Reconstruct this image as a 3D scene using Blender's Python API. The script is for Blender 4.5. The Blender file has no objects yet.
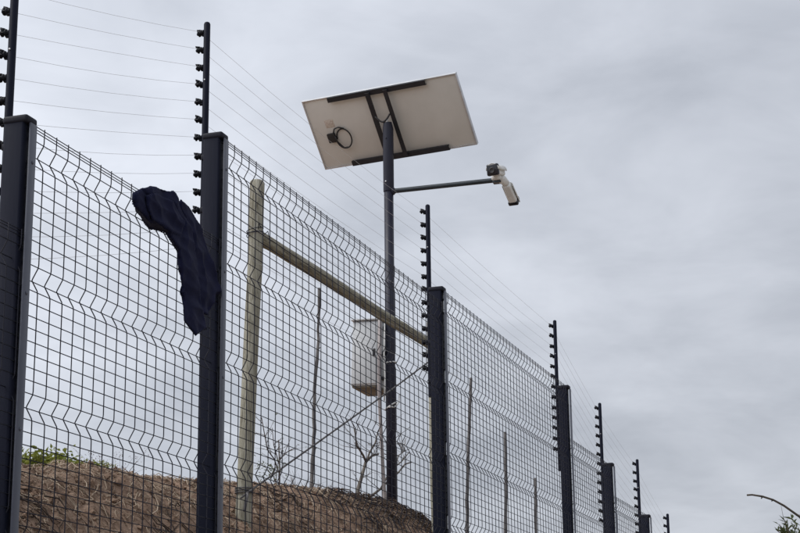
import bpy, bmesh, math, random
from mathutils import Vector, Matrix, noise
from mathutils.geometry import tessellate_polygon

# ------------------------------------------------------------------ camera, sky, sun, exposure
random.seed(7)
sc = bpy.context.scene
col = sc.collection
CZ = 1.6                                   # eye height above the flat ground
R = math.radians

cam_d = bpy.data.cameras.new('camera')
cam = bpy.data.objects.new('camera', cam_d)
col.objects.link(cam)
cam_d.sensor_width = 36.0
cam_d.lens = 36.0 * 1700.0 / 800.0
cam_d.clip_start = 0.05
cam_d.clip_end = 3000.0
PITCH = math.atan(456.0 / 1700.0)
ROLL = math.atan(0.0118)
fw = Vector((0, math.cos(PITCH), math.sin(PITCH)))
up0 = Vector((0, -math.sin(PITCH), math.cos(PITCH)))
rt = Vector((1, 0, 0)) * math.cos(ROLL) - up0 * math.sin(ROLL)
up = Vector((1, 0, 0)) * math.sin(ROLL) + up0 * math.cos(ROLL)
M = Matrix((rt, up, -fw)).transposed().to_4x4()
M.translation = (0, 0, CZ)
cam.matrix_world = M
sc.camera = cam

SUN_AZ, SUN_EL = R(-100), R(50)             # veiled sun, left of the view
sun_dir = Vector((math.sin(SUN_AZ) * math.cos(SUN_EL), math.cos(SUN_AZ) * math.cos(SUN_EL), math.sin(SUN_EL)))
w = bpy.data.worlds.new('World')
sc.world = w
w.use_nodes = True
nt = w.node_tree
nt.nodes.clear()
def wn(t, **k):
    n = nt.nodes.new(t)
    for a, b in k.items():
        setattr(n, a, b)
    return n
L = nt.links.new
out = wn('ShaderNodeOutputWorld')
bg = wn('ShaderNodeBackground')
bg.inputs['Strength'].default_value = 0.1
sky = wn('ShaderNodeTexSky', sky_type='NISHITA', sun_disc=False, sun_elevation=SUN_EL, sun_rotation=SUN_AZ, altitude=50)
sky.dust_density = 2.0
tc = wn('ShaderNodeTexCoord')
sep = wn('ShaderNodeSeparateXYZ')
L(tc.outputs['Generated'], sep.inputs[0])
zz = wn('ShaderNodeMath', operation='MAXIMUM'); L(sep.outputs['Z'], zz.inputs[0]); zz.inputs[1].default_value = 0.0
za = wn('ShaderNodeMath', operation='ADD'); L(zz.outputs[0], za.inputs[0]); za.inputs[1].default_value = 0.22
dx = wn('ShaderNodeMath', operation='DIVIDE'); L(sep.outputs['X'], dx.inputs[0]); L(za.outputs[0], dx.inputs[1])
dy = wn('ShaderNodeMath', operation='DIVIDE'); L(sep.outputs['Y'], dy.inputs[0]); L(za.outputs[0], dy.inputs[1])
cmb = wn('ShaderNodeCombineXYZ'); L(dx.outputs[0], cmb.inputs[0]); L(dy.outputs[0], cmb.inputs[1])
n1 = wn('ShaderNodeTexNoise'); n1.inputs['Scale'].default_value = 1.5; n1.inputs['Detail'].default_value = 6
n1.inputs['Roughness'].default_value = 0.52; n1.inputs['Distortion'].default_value = 0.5
mp = wn('ShaderNodeMapping'); mp.inputs['Location'].default_value = (3.1, 1.7, 0.4)
L(cmb.outputs[0], mp.inputs[0]); L(mp.outputs[0], n1.inputs['Vector'])
n2 = wn('ShaderNodeTexNoise'); n2.inputs['Scale'].default_value = 4.5; n2.inputs['Detail'].default_value = 5
n2.inputs['Roughness'].default_value = 0.55; n2.inputs['Distortion'].default_value = 0.3
L(mp.outputs[0], n2.inputs['Vector'])
mixn = wn('ShaderNodeMath', operation='MULTIPLY_ADD'); L(n2.outputs['Fac'], mixn.inputs[0]); mixn.inputs[1].default_value = 0.42
half = wn('ShaderNodeMath', operation='MULTIPLY'); L(n1.outputs['Fac'], half.inputs[0]); half.inputs[1].default_value = 0.58
L(half.outputs[0], mixn.inputs[2])
mr = wn('ShaderNodeMapRange'); mr.inputs['From Min'].default_value = 0.365; mr.inputs['From Max'].default_value = 0.635
L(mixn.outputs[0], mr.inputs['Value'])
ramp = wn('ShaderNodeValToRGB')
e = ramp.color_ramp.elements
e[0].position = 0.0; e[0].color = (.395, .420, .472, 1)
e[1].position = 1.0; e[1].color = (.600, .628, .690, 1)
L(mr.outputs[0], ramp.inputs[0])
# the cloud deck is brighter towards the veiled sun
dot = wn('ShaderNodeVectorMath', operation='DOT_PRODUCT'); L(tc.outputs['Generated'], dot.inputs[0]); dot.inputs[1].default_value = sun_dir
glow = wn('ShaderNodeMath', operation='MULTIPLY_ADD'); L(dot.outputs['Value'], glow.inputs[0]); glow.inputs[1].default_value = 8.0
glow.inputs[2].default_value = 9.0
lit = wn('ShaderNodeVectorMath', operation='SCALE'); L(ramp.outputs[0], lit.inputs[0]); L(glow.outputs[0], lit.inputs['Scale'])
mix = wn('ShaderNodeMix', data_type='RGBA'); mix.inputs['Factor'].default_value = 0.94
L(sky.outputs[0], mix.inputs['A']); L(lit.outputs[0], mix.inputs['B'])
L(mix.outputs['Result'], bg.inputs[0]); L(bg.outputs[0], out.inputs[0])

sun_d = bpy.data.lights.new('sun', 'SUN')
sun_d.energy = 1.5
sun_d.angle = R(35)
sun_d.color = (1.0, 0.97, 0.92)
sun = bpy.data.objects.new('sun', sun_d)
col.objects.link(sun)
sun.rotation_euler = sun_dir.to_track_quat('Z', 'Y').to_euler()

vs = sc.view_settings
vs.view_transform = 'Standard'
vs.look = 'None'
vs.gamma = 1.0
vs.use_curve_mapping = False
vs.exposure = 0.36
sc.cycles.max_bounces = 8

# ------------------------------------------------------------------ frame of the fence: s along it, n behind it, z above the eye
P0 = Vector((0.269, 10.9835, 0))
D = Vector((0.3152656, 0.9490035, 0))
N = Vector((0.9490035, -0.3152656, 0))     # towards the camera side
def W(s, n, z):
    p = P0 + D * s - N * n
    return Vector((p.x, p.y, z + CZ))
FROT = Matrix((D, -N, Vector((0, 0, 1)))).transposed()   # local x along fence, local y behind

# ------------------------------------------------------------------ materials
def new_mat(name, rough=0.6, metal=0.0, spec=0.5):
    m = bpy.data.materials.new(name)
    m.use_nodes = True
    b = m.node_tree.nodes['Principled BSDF']
    b.inputs['Roughness'].default_value = rough
    b.inputs['Metallic'].default_value = metal
    b.inputs['Specular IOR Level'].default_value = spec
    return m, m.node_tree, b
def noisy(name, stops, scale=8, detail=6, rough=0.6, metal=0, spec=0.5, bump=0.0, bscale=None, stretch=(1, 1, 1), rvar=0.0, dist=0.0, coord='Object', nrough=0.6, rot=0.0):
    m, t, b = new_mat(name, rough, metal, spec)
    c = t.nodes.new('ShaderNodeTexCoord')
    mp_ = t.nodes.new('ShaderNodeMapping')
    mp_.inputs['Scale'].default_value = stretch
    mpr = t.nodes.new('ShaderNodeMapping')
    mpr.inputs['Rotation'].default_value = (0, 0, rot)
    t.links.new(c.outputs[coord], mpr.inputs[0])
    t.links.new(mpr.outputs[0], mp_.inputs[0])
    nz = t.nodes.new('ShaderNodeTexNoise')
    nz.inputs['Scale'].default_value = scale
    nz.inputs['Detail'].default_value = detail
    nz.inputs['Roughness'].default_value = nrough
    nz.inputs['Distortion'].default_value = dist
    t.links.new(mp_.outputs[0], nz.inputs['Vector'])
    r = t.nodes.new('ShaderNodeValToRGB')
    el = r.color_ramp.elements
    while len(el) < len(stops):
        el.new(0.5)
    for i, (p, cc) in enumerate(stops):
        el[i].position = p
        el[i].color = (*cc, 1)
    t.links.new(nz.outputs['Fac'], r.inputs[0])
    t.links.new(r.outputs[0], b.inputs['Base Color'])
    if rvar:
        q = t.nodes.new('ShaderNodeMapRange')
        q.inputs['To Min'].default_value = rough - rvar
        q.inputs['To Max'].default_value = rough + rvar
        t.links.new(nz.outputs['Fac'], q.inputs['Value'])
        t.links.new(q.outputs[0], b.inputs['Roughness'])
    if bump:
        nb = t.nodes.new('ShaderNodeTexNoise')
        nb.inputs['Scale'].default_value = bscale or scale * 3
        nb.inputs['Detail'].default_value = 5
        t.links.new(mp_.outputs[0], nb.inputs['Vector'])
        bp = t.nodes.new('ShaderNodeBump')
        bp.inputs['Strength'].default_value = bump
        bp.inputs['Distance'].default_value = 0.01
        t.links.new(nb.outputs['Fac'], bp.inputs['Height'])
        t.links.new(bp.outputs[0], b.inputs['Normal'])
    return m
MT = {}
MT['post'] = noisy('post_paint', [(.30, (.006, .008, .018)), (.55, (.010, .012, .024)), (.68, (.016, .018, .031)), (.80, (.045, .046, .052))], 9, 10, .55, 0, .10, .06, 60, (1, 1, .16), .10, .8)
MT['cap'] = noisy('cap_plastic', [(.3, (.013, .014, .022)), (.7, (.020, .021, .030))], 14, 6, .55, 0, .15, .05, 80)
MT['strip'] = noisy('clamp_paint', [(.35, (.055, .061, .086)), (.62, (.075, .083, .110)), (.8, (.13, .13, .14))], 8, 9, .36, 0, .5, .05, 60, (1, 1, .3), .1)
MT['wire'] = noisy('mesh_wire_paint', [(.35, (.016, .018, .029)), (.66, (.030, .030, .040)), (.82, (.07, .055, .048))], 10, 5, .5, 0, .15)
MT['insul'] = noisy('insulator_plastic', [(.3, (.006, .007, .011)), (.7, (.012, .013, .018))], 30, 4, .5, 0, .12)
MT['bolt'] = noisy('galvanised_bolt', [(.3, (.45, .46, .48)), (.7, (.62, .63, .65))], 60, 3, .4, .7)
MT['galv'] = noisy('galvanised_wire', [(.3, (.50, .50, .50)), (.7, (.66, .66, .66))], 20, 3, .6, 0)
MT['mast'] = noisy('mast_paint', [(.3, (.014, .015, .029)), (.6, (.022, .023, .039)), (.8, (.055, .054, .062))], 9, 8, .45, 0, .3, .06, 50, (1, 1, .3), .12)
MT['rail'] = noisy('rail_paint', [(.3, (.012, .013, .018)), (.7, (.026, .027, .033))], 9, 5, .5, 0, .4)
MT['arm'] = noisy('arm_paint', [(.3, (.012, .020, .028)), (.7, (.028, .040, .050))], 8, 6, .4, 0, .5)
MT['back'] = noisy('panel_backsheet', [(.3, (.60, .585, .54)), (.7, (.67, .655, .61))], 3, 7, .55, 0, .3, 0, None, (1, 1, 1), .05)
MT['alu'] = noisy('panel_frame_alu', [(.3, (.50, .51, .52)), (.7, (.64, .65, .66))], 12, 4, .4, .6)
MT['cell'] = noisy('solar_cell', [(.3, (.006, .010, .030)), (.7, (.012, .018, .05))], 6, 3, .12)
MT['jbox'] = noisy('junction_plastic', [(.3, (.010, .010, .012)), (.7, (.02, .02, .022))], 30, 3, .5)
MT['label'] = noisy('sticker_paper', [(.42, (.50, .42, .36)), (.58, (.66, .60, .53))], 90, 2, .6)
MT['white'] = noisy('camera_white', [(.3, (.62, .62, .59)), (.7, (.78, .78, .75))], 9, 5, .4, 0, .5)
MT['lens'] = noisy('camera_front', [(.3, (.006, .007, .012)), (.7, (.012, .014, .02))], 20, 3, .18)
MT['boxw'] = noisy('enclosure_white', [(.3, (.50, .52, .53)), (.65, (.62, .64, .65)), (.85, (.48, .49, .48))], 5, 8, .45, 0, .5, 0, None, (1, 1, .6))
MT['boxb'] = noisy('enclosure_base', [(.3, (.13, .11, .075)), (.7, (.21, .18, .13))], 6, 6, .6)
MT['pvc'] = noisy('conduit', [(.35, (.26, .23, .23)), (.65, (.42, .38, .36))], 5, 6, .6, 0, .4, 0, None, (1, 1, .4))
MT['strap'] = noisy('strap', [(.3, (.55, .55, .54)), (.7, (.72, .72, .70))], 20, 4, .5)
MT['navy'] = noisy('navy_cloth', [(.3, (.0065, .0080, .026)), (.6, (.0110, .0130, .038)), (.85, (.026, .028, .060))], 14, 8, .9, 0, .08, .12, 120)
b_ = MT['navy'].node_tree.nodes['Principled BSDF']
b_.inputs['Sheen Weight'].default_value = 0.02
b_.inputs['Sheen Roughness'].default_value = 0.6
MT['wood'] = noisy('treated_pole', [(.30, (.060, .052, .036)), (.40, (.20, .185, .14)), (.52, (.34, .325, .26)), (.64, (.43, .415, .345)), (.85, (.52, .505, .43))], 11, 10, .88, 0, .15, .9, 26, (6, 6, .32), 0, 1.0, 'Object', .66)
MT['rwood'] = noisy('treated_rail', [(.30, (.050, .043, .030)), (.40, (.17, .155, .115)), (.52, (.30, .285, .22)), (.64, (.39, .375, .30)), (.85, (.48, .46, .38))], 11, 10, .88, 0, .15, .9, 26, (.32, 6, 6), 0, 1.0, 'Object', .66, -math.atan2(.949, .3153))
MT['stick'] = noisy('weathered_stick', [(.3, (.075, .070, .070)), (.6, (.15, .142, .14)), (.85, (.25, .24, .235))], 10, 8, .9, 0, .2, .6, 40, (3, 3, .5))
MT['twig'] = noisy('dry_twig', [(.3, (.075, .062, .055)), (.7, (.17, .145, .13))], 14, 6, .9, 0, .2)
MT['palestem'] = noisy('pale_branch', [(.3, (.085, .075, .066)), (.7, (.19, .168, .145))], 14, 6, .9, 0, .2)
MT['bark'] = noisy('bark', [(.3, (.05, .042, .034)), (.7, (.13, .11, .09))], 12, 7, .9, 0, .2, .6, 40, (2, 2, .6))
MT['soil'] = noisy('bank_soil', [(.28, (.070, .044, .032)), (.42, (.175, .115, .081)), (.56, (.29, .198, .142)), (.75, (.44, .325, .24))], 5.5, 14, .95, 0, .15, 1.0, 55, (1, 1, 1), 0, .8, 'Object', .80)
MT['clod'] = noisy('soil_clod', [(.3, (.12, .078, .055)), (.7, (.31, .215, .155))], 16, 8, .95, 0, .1, .6, 60)
MT['straw'] = noisy('pale_straw', [(.3, (.27, .20, .145)), (.7, (.50, .41, .31))], 6, 5, .85, 0, .2)
MT['straw2'] = noisy('brown_straw', [(.3, (.12, .080, .058)), (.7, (.30, .21, .15))], 6, 5, .9, 0, .2)
MT['root'] = noisy('dark_root', [(.3, (.026, .018, .014)), (.7, (.085, .06, .047))], 9, 5, .9, 0, .2)
MT['deadleaf'] = noisy('dead_leaf', [(.3, (.11, .025, .014)), (.7, (.22, .06, .03))], 20, 4, .8)
def leaf_mat(name, a, b, tr=0.35):
    m = noisy(name, [(.3, a), (.7, b)], 5, 5, .55, 0, .35)
    t = m.node_tree
    p = t.nodes['Principled BSDF']
    trn = t.nodes.new('ShaderNodeBsdfTranslucent')
    rr = [n for n in t.nodes if n.type == 'VALTORGB'][0]
    t.links.new(rr.outputs[0], trn.inputs[0])
    mx = t.nodes.new('ShaderNodeMixShader')
    mx.inputs[0].default_value = tr
    o = [n for n in t.nodes if n.type == 'OUTPUT_MATERIAL'][0]
    t.links.new(p.outputs[0], mx.inputs[1])
    t.links.new(trn.outputs[0], mx.inputs[2])
    t.links.new(mx.outputs[0], o.inputs[0])
    return m
MT['leaf_g'] = leaf_mat('leaf_bright', (.15, .18, .03), (.29, .31, .075))
MT['leaf_d'] = leaf_mat('leaf_olive', (.040, .060, .018), (.105, .125, .042))
MT['leaf_p'] = leaf_mat('leaf_grey_green', (.13, .15, .10), (.26, .29, .20))
MT['fuzz'] = leaf_mat('dry_seed', (.16, .13, .15), (.30, .25, .27), .2)

# ------------------------------------------------------------------ mesh helpers
class MB:
    def __init__(self):
        self.v = []; self.f = []
    def quad_box(self, c, ax, ay, az):
        c = Vector(c); i = len(self.v)
        for sx in (-1, 1):
            for sy in (-1, 1):
                for sz in (-1, 1):
                    self.v.append(c + ax * sx + ay * sy + az * sz)
        for q in ((0, 1, 3, 2), (4, 6, 7, 5), (0, 4, 5, 1), (2, 3, 7, 6), (0, 2, 6, 4), (1, 5, 7, 3)):
            self.f.append([i + k for k in q])
        return self
    def tube(self, pts, radii, sides=6, caps=True, flat=1.0):
        pts = [Vector(p) for p in pts]
        n = len(pts)
        if not hasattr(radii, '__len__'):
            radii = [radii] * n
        i0 = len(self.v)
        t0 = (pts[1] - pts[0]).normalized()
        ref = Vector((0, 0, 1)) if abs(t0.z) < .9 else Vector((1, 0, 0))
        u = t0.cross(ref).normalized()
        for k in range(n):
            if k == 0: t = pts[1] - pts[0]
            elif k == n - 1: t = pts[-1] - pts[-2]
            else: t = pts[k + 1] - pts[k - 1]
            t.normalize()
            u = (u - t * u.dot(t))
            if u.length < 1e-6: u = t.orthogonal()
            u.normalize()
            vv = t.cross(u)
            for j in range(sides):
                a = 2 * math.pi * j / sides
                self.v.append(pts[k] + u * math.cos(a) * radii[k] + vv * math.sin(a) * radii[k] * flat)
        for k in range(n - 1):
            for j in range(sides):
                a = i0 + k * sides + j; b = i0 + k * sides + (j + 1) % sides
                self.f.append([a, b, b + sides, a + sides])
        if caps:
            self.f.append([i0 + j for j in range(sides)][::-1])
            self.f.append([i0 + (n - 1) * sides + j for j in range(sides)])
        return self
    def lathe(self, c, axis, prof, sides=12):
        axis = Vector(axis).normalized()
        pts = [Vector(c) + axis * h for h, _ in prof]
        u = axis.orthogonal().normalized(); vv = axis.cross(u)
        i0 = len(self.v)
        for (h, r), p in zip(prof, pts):
            for j in range(sides):
                a = 2 * math.pi * j / sides
                self.v.append(p + u * math.cos(a) * r + vv * math.sin(a) * r)
        for k in range(len(prof) - 1):
            for j in range(sides):
                a = i0 + k * sides + j; b = i0 + k * sides + (j + 1) % sides
                self.f.append([a, b, b + sides, a + sides])
        self.f.append([i0 + j for j in range(sides)][::-1])
        self.f.append([i0 + (len(prof) - 1) * sides + j for j in range(sides)])
        return self
    def leaf(self, p, d, up_, ln, wd, bend=.25):
        d = d.normalized(); s_ = d.cross(up_)
        if s_.length < 1e-4: s_ = d.orthogonal()
        s_.normalize(); nn = s_.cross(d)
        i = len(self.v)
        self.v += [p, p + d * ln * .45 + s_ * wd + nn * ln * bend * .2, p + d * ln - nn * ln * bend, p + d * ln * .45 - s_ * wd + nn * ln * bend * .2]
        self.f.append([i, i + 1, i + 2]); self.f.append([i, i + 2, i + 3])
        return self
    def data(self, name, mat, smooth=True):
        me = bpy.data.meshes.new(name)
        me.from_pydata([tuple(v) for v in self.v], [], self.f)
        me.validate()
        if smooth:
            me.polygons.foreach_set('use_smooth', [True] * len(me.polygons))
        me.materials.append(MT[mat])
        return me
    def build(self, name, mat, parent=None, smooth=True):
        return link(name, self.data(name, mat, smooth), parent)
def link(name, data, parent=None, loc=None, rot=None):
    o = bpy.data.objects.new(name, data)
    col.objects.link(o)
    if parent: o.parent = parent
    if loc is not None: o.location = loc
    if rot is not None: o.rotation_euler = rot
    return o
def tag(o, label, cat=None, group=None, kind=None):
    o['label'] = label
    if cat: o['category'] = cat
    if group: o['group'] = group
    if kind: o['kind'] = kind
    return o
def empty(name, label, cat, loc, rotm=None, group=None):
    o = bpy.data.objects.new(name, None)
    col.objects.link(o)
    m = (rotm or Matrix.Identity(3)).to_4x4()
    m.translation = loc
    o.matrix_world = m
    o.empty_display_size = .1
    return tag(o, label, cat, group)
def bevel_box(name, size, c, mat, bev=.004, seg=2, smooth=True):
    bm = bmesh.new()
    bmesh.ops.create_cube(bm, size=1.0)
    for v in bm.verts:
        v.co = Vector((v.co.x * size[0] + c[0], v.co.y * size[1] + c[1], v.co.z * size[2] + c[2]))
    bmesh.ops.bevel(bm, geom=bm.edges[:], offset=bev, segments=seg, affect='EDGES', profile=.5)
    me = bpy.data.meshes.new(name)
    bm.to_mesh(me); bm.free()
    if smooth:
        me.polygons.foreach_set('use_smooth', [True] * len(me.polygons))
        me.set_sharp_from_angle(angle=R(40))
    me.materials.append(MT[mat])
    return me
def jit(a): return random.uniform(-a, a)
def ip(x, tab):
    if x <= tab[0][0]: return tab[0][1]
    for (a, b), (c, d) in zip(tab, tab[1:]):
        if x <= c:
            t = (x - a) / (c - a)
            t = t * t * (3 - 2 * t) * .5 + t * .5
            return b + (d - b) * t
    return tab[-1][1]
def sst(t):
    t = max(0., min(1., t)); return t * t * (3 - 2 * t)

# ------------------------------------------------------------------ ground
H0 = [(-24, -1.55), (-14, -1.45), (-8, -.95), (-6.2, -.62), (-4.4, -.17), (-1.8, .31), (1.8, .40), (4.6, -.05), (6.4, -.32), (8.2, -.70), (14, -1.3), (24, -1.55)]
HC = [(-24, -1.55), (-15, -.5), (-9, .7), (-5, 1.12), (-3.2, 1.24), (-2.4, 1.31), (-1.27, 1.39), (-.2, 1.50), (.9, 1.59), (1.95, 1.65), (2.7, 1.595), (3.35, 1.47), (4.6, 1.1), (6, .75), (9, .2), (14, -.8), (24, -1.55)]
NC = 1.25
def ground_z(s, n):
    h0 = ip(s, H0); hc = ip(s, HC)
    if n < 0:
        z = h0 + (-1.6 - h0) * sst(-n / 2.4)
    elif n < NC:
        z = h0 + (hc - h0) * (1 - (1 - n / NC) ** 2.1)
    else:
        z = hc + (-1.6 - hc) * sst((n - NC) / 16.0)
    a = sst((n + .3) / .5) * sst((40 - abs(s)) / 10)
    if a > 0 and n < 8:
        p = Vector((s, n, 0))
        z += a * (.045 * noise.fractal(p * 1.7, 1.0, 2.0, 4) + .034 * noise.fractal(p * 6.0 + Vector((7, 3, 1)), .8, 2.0, 4) + .016 * noise.fractal(p * 20.0, .6, 2.0, 3))
    return z
def span(lo, a, b, hi, step, g=1.22):
    xs = [a + (b - a) * i / round((b - a) / step) for i in range(round((b - a) / step) + 1)]
    d = step; x = b
    while x < hi:
        d *= g; x += d; xs.append(x)
    d = step; x = a
    while x > lo:
        d *= g; x -= d; xs.insert(0, x)
    return xs
S_ = span(-600, -6.5, 5.5, 900, .035)
N_ = span(-700, -.1, 2.0, 900, .025)
g = MB()
for s in S_:
    for n in N_:
        g.v.append(W(s, n, ground_z(s, n)))
nn_ = len(N_)
for i in range(len(S_) - 1):
    for j in range(nn_ - 1):
        a = i * nn_ + j
        g.f.append([a, a + 1, a + nn_ + 1, a + nn_])
gr = g.build('ground', 'soil')
gr['kind'] = 'structure'
MT['bounce_ground'] = noisy('bounce_pale', [(.3, (.34, .325, .29)), (.6, (.47, .45, .41)), (.8, (.56, .54, .50))], 2.5, 12, .95, 0, .15, .6, 40)
g = MB()  # unseen pale sheet, added to bounce light onto the solar panel's underside
ts = [-60 + 2 * k for k in range(81)]
tn = [-9.5, -7.5, -5.5, -4.0, -2.9, -2.45]
for s in ts:
    for n in tn:
        g.v.append(W(s, n, -1.596 + (.010 * noise.noise(Vector((s * .7, n * .9, 3))) + .012 if -9 < n < -2.6 else 0)))
for i in range(len(ts) - 1):
    for j in range(len(tn) - 1):
        a = i * len(tn) + j
        g.f.append([a, a + 1, a + len(tn) + 1, a + len(tn)])
tk = g.build('bounce_sheet', 'bounce_ground')
tk['kind'] = 'structure'
# ------------------------------------------------------------------ fence posts
POST = [(-7.02, 1.764), (-5.282, 2.196), (-3.55, 2.705), (0.0, 2.798), (3.682, 2.796), (5.476, 2.366), (7.309, 2.072), (9.05, 1.684), (10.85, 1.30)]
PW, PD = .070, .082                        # along the fence, across it
INS = .0905                                # insulator spacing
NINS = 13
STUB_UP, STUB_DN = .605, .725
BOTTOM = 2.62
POST_LABEL = [
    'dark navy steel post at the start of the fence',
    'dark fence post cut by the left edge of the photo, tallest in view',
    'dark fence post directly behind the hanging navy garment',
    'dark fence post standing where the wooden rail ends, right of the mast',
    'dark fence post just right of the three thin sticks',
    'dark fence post second from right among those showing their box top above the mesh',
    'short visible dark fence post tip at the bottom, farthest box top in view',
    'farthest fence post, only its insulator rod tip shows above the bottom edge',
]
ins = MB()
ins.lathe((0, 0, 0), (0, 1, 0), [(0, .011), (.004, .013), (.008, .009), (.012, .015), (.018, .016), (.021, .010), (.025, .010), (.028, .015), (.034, .0155), (.038, .009), (.043, .006)], 12)
ins.quad_box((0, .030, .016), Vector((.0045, 0, 0)), Vector((0, .010, .003)), Vector((0, 0, .005)))
ins.quad_box((0, .006, -.015), Vector((.006, 0, 0)), Vector((0, .010, 0)), Vector((0, 0, .004)))
INS_ME = ins.data('insulator', 'insul')
TUBE_ME = bevel_box('tube', (PW, PD, BOTTOM), (0, 0, -BOTTOM / 2), 'post', .007, 3)
capb = bmesh.new()
bmesh.ops.create_cube(capb, size=1)
for v in capb.verts:
    v.co = Vector((v.co.x * (PW + .009), v.co.y * (PD + .022) - .006, v.co.z * .030 - .004))
bmesh.ops.bevel(capb, geom=capb.edges[:], offset=.010, segments=3, affect='EDGES', profile=.55)
CAP_ME = bpy.data.meshes.new('cap'); capb.to_mesh(CAP_ME); capb.free()
CAP_ME.polygons.foreach_set('use_smooth', [True] * len(CAP_ME.polygons))
CAP_ME.materials.append(MT['cap'])
STRIP_ME = bevel_box('clamp_strip', (.046, .008, BOTTOM - .03), (0, 0, -(BOTTOM - .03) / 2 - .018), 'strip', .002, 2)
BOLT_ME = MB().lathe((0, 0, 0), (0, -1, 0), [(0, .007), (.002, .007), (.004, .004)], 8).data('bolt', 'strip')
SCREW_ME = MB().lathe((0, 0, 0), (-1, 0, 0), [(0, .0042), (.002, .0042), (.003, .002)], 8).data('screw', 'bolt')
stub = MB().tube([(0, 0, -STUB_DN), (0, 0, STUB_UP - .012), (0, 0, STUB_UP - .004), (0, 0, STUB_UP)], [.016, .016, .013, .006], 14)
STUB_ME = stub.data('insulator_rod', 'post')
STUB_ME.set_sharp_from_angle(angle=R(45))
BRK_ME = bevel_box('rod_clamp', (.052, .030, .026), (0, 0, 0), 'cap', .004, 2)
for i, (s, zt) in enumerate(POST[:8]):
    po = empty('fence_post', POST_LABEL[i], 'fence post', W(s + PW / 2, PD / 2, zt), FROT, 'steel posts of the mesh fence')
    lean = R(random.Random(i).uniform(-.12, .12))
    link('tube', TUBE_ME, po)
    link('cap', CAP_ME, po)
    link('clamp_strip', STRIP_ME, po, (.004, -PD / 2 - .0195, 0))
    for k in range(5):
        link('bolt', BOLT_ME, po, (.004, -PD / 2 - .0235, -.17 - .5 * k))
    rod = link('insulator_rod', STUB_ME, po, (.020, PD / 2 + .0165, 0))
    for z_ in (-.10, -.36, -.62):
        link('rod_clamp', BRK_ME, po, (.012, PD / 2 + .006, z_))
    link('screw', SCREW_ME, po, (.020 - .0165, PD / 2 + .0165, .30))
    for k in range(NINS):
        link('insulator', INS_ME, rod, (0, .0125, STUB_UP - .05 - INS * k), (R(jit(9)), R(jit(25)), R(jit(12))))

# ------------------------------------------------------------------ mesh panels
GAP = .0478
VS = .089
FOLD = .026
RV, RH = .0025, .0019
def panel_profile():
    pts = [(0, 0)]; z = -.063
    hz = [(-.0035, 0), (-.0150, 0), (-.0265, 0)]
    for k in range(5):
        pts += [(z + .010, 0), (z - .004, .002), (z - GAP + .007, FOLD - .0032), (z - GAP, FOLD), (z - GAP - .007, FOLD - .0032), (z - 2 * GAP + .004, .002), (z - 2 * GAP - .010, 0)]
        hz += [(z, .001), (z - GAP, FOLD), (z - 2 * GAP, .001)]
        if k < 4:
            for q in range(1, 8):
                hz.append((z - 2 * GAP - q * GAP, 0))
            z -= 10 * GAP
        else:
            for q in range(1, 4):
                hz.append((z - 2 * GAP - q * GAP, 0))
            pts.append((z - 5 * GAP - .02, 0))
    return pts, hz
VP_, HZ_ = panel_profile()
VW_ME = MB().tube([(0, n, z) for z, n in VP_], RV, 6).data('vertical_wire', 'wire')
HW_CACHE = {}
PANEL_TOP = [1.764, 2.190, 2.698, 2.790, 2.345, 2.066, 1.68]
PANEL_LABEL = [
    'lower mesh panel at far left, its edge crossing the leftmost post',
    'near mesh panel with the navy garment hung over its top',
    'mesh panel in front of the wooden rail and the solar mast',
    'mesh panel in front of the three thin sticks',
    'short mesh panel between the fourth and fifth posts from the left',
    'short low mesh panel left of the last visible box topped post',
    'last mesh panel running down out of the bottom edge',
]
for i in range(7):
    s0, s1 = POST[i][0] + PW / 2, POST[i + 1][0] + PW / 2
    ln = s1 - s0
    pa = empty('mesh_fence', PANEL_LABEL[i], 'fence panel', W(s0, -.0075, PANEL_TOP[i]), FROT, 'folded wire mesh panels')
    key = round(ln, 3)
    nv = int((ln - .03) / VS) + 1
    off = .5 * (ln - (nv - 1) * VS)
    if i < 5:
        hw = MB().tube([(.006, 0, 0), (ln / 2, 0, 0), (ln - .006, 0, 0)], RH, 6).data('horizontal_wire', 'wire')
        for k in range(nv):
            link('vertical_wire', VW_ME, pa, (off + k * VS + jit(.0018), jit(.0006), jit(.0015)), (R(jit(.05)), R(jit(.08)), 0))
        for z, n in HZ_:
            link('horizontal_wire', hw, pa, (0, n + .0042 + jit(.0004), z + jit(.0012)))
    else:
        m = MB()
        for k in range(nv):
            m.tube([(off + k * VS, n, z) for z, n in VP_], RV, 4)
        for z, n in HZ_:
            m.tube([(.006, n + .0042, z), (ln - .006, n + .0042, z)], RH, 4)
        o = m.build('wire_mesh', 'wire', pa)
        o['kind'] = 'stuff'

# ------------------------------------------------------------------ electric wires
ORD = ['topmost', 'second', 'third', 'fourth', 'fifth', 'sixth', 'seventh', 'eighth', 'ninth', 'tenth', 'eleventh', 'twelfth', 'lowest']
for k in range(NINS):
    pts = []
    for i, (s, zt) in enumerate(POST[:8]):
        a = W(s + PW / 2 + .020, PD + .0165 + .0125 + .0235, zt + STUB_UP - .05 - INS * k + .004)
        if pts:
            p = pts[-1]
            for t in (.25, .5, .75):
                q = p.lerp(a, t); q.z -= (.010 + .006 * ((k * 7 + i * 5) % 4)) * 4 * t * (1 - t) * (a - p).length / 3.5
                pts.append(q)
        pts.append(a)
    o = MB().tube(pts, .00075, 5).build('electric_wire', 'galv')
    if k == 0: lb = 'topmost thin electric wire strung between the insulator rods'
    elif k == NINS - 1: lb = 'lowest thin electric wire behind the top of the mesh'
    else: lb = '%s thin electric wire from the top, held by the insulator rods' % ORD[k]
    tag(o, lb, 'electric wire', 'electric fence wires')

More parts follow.
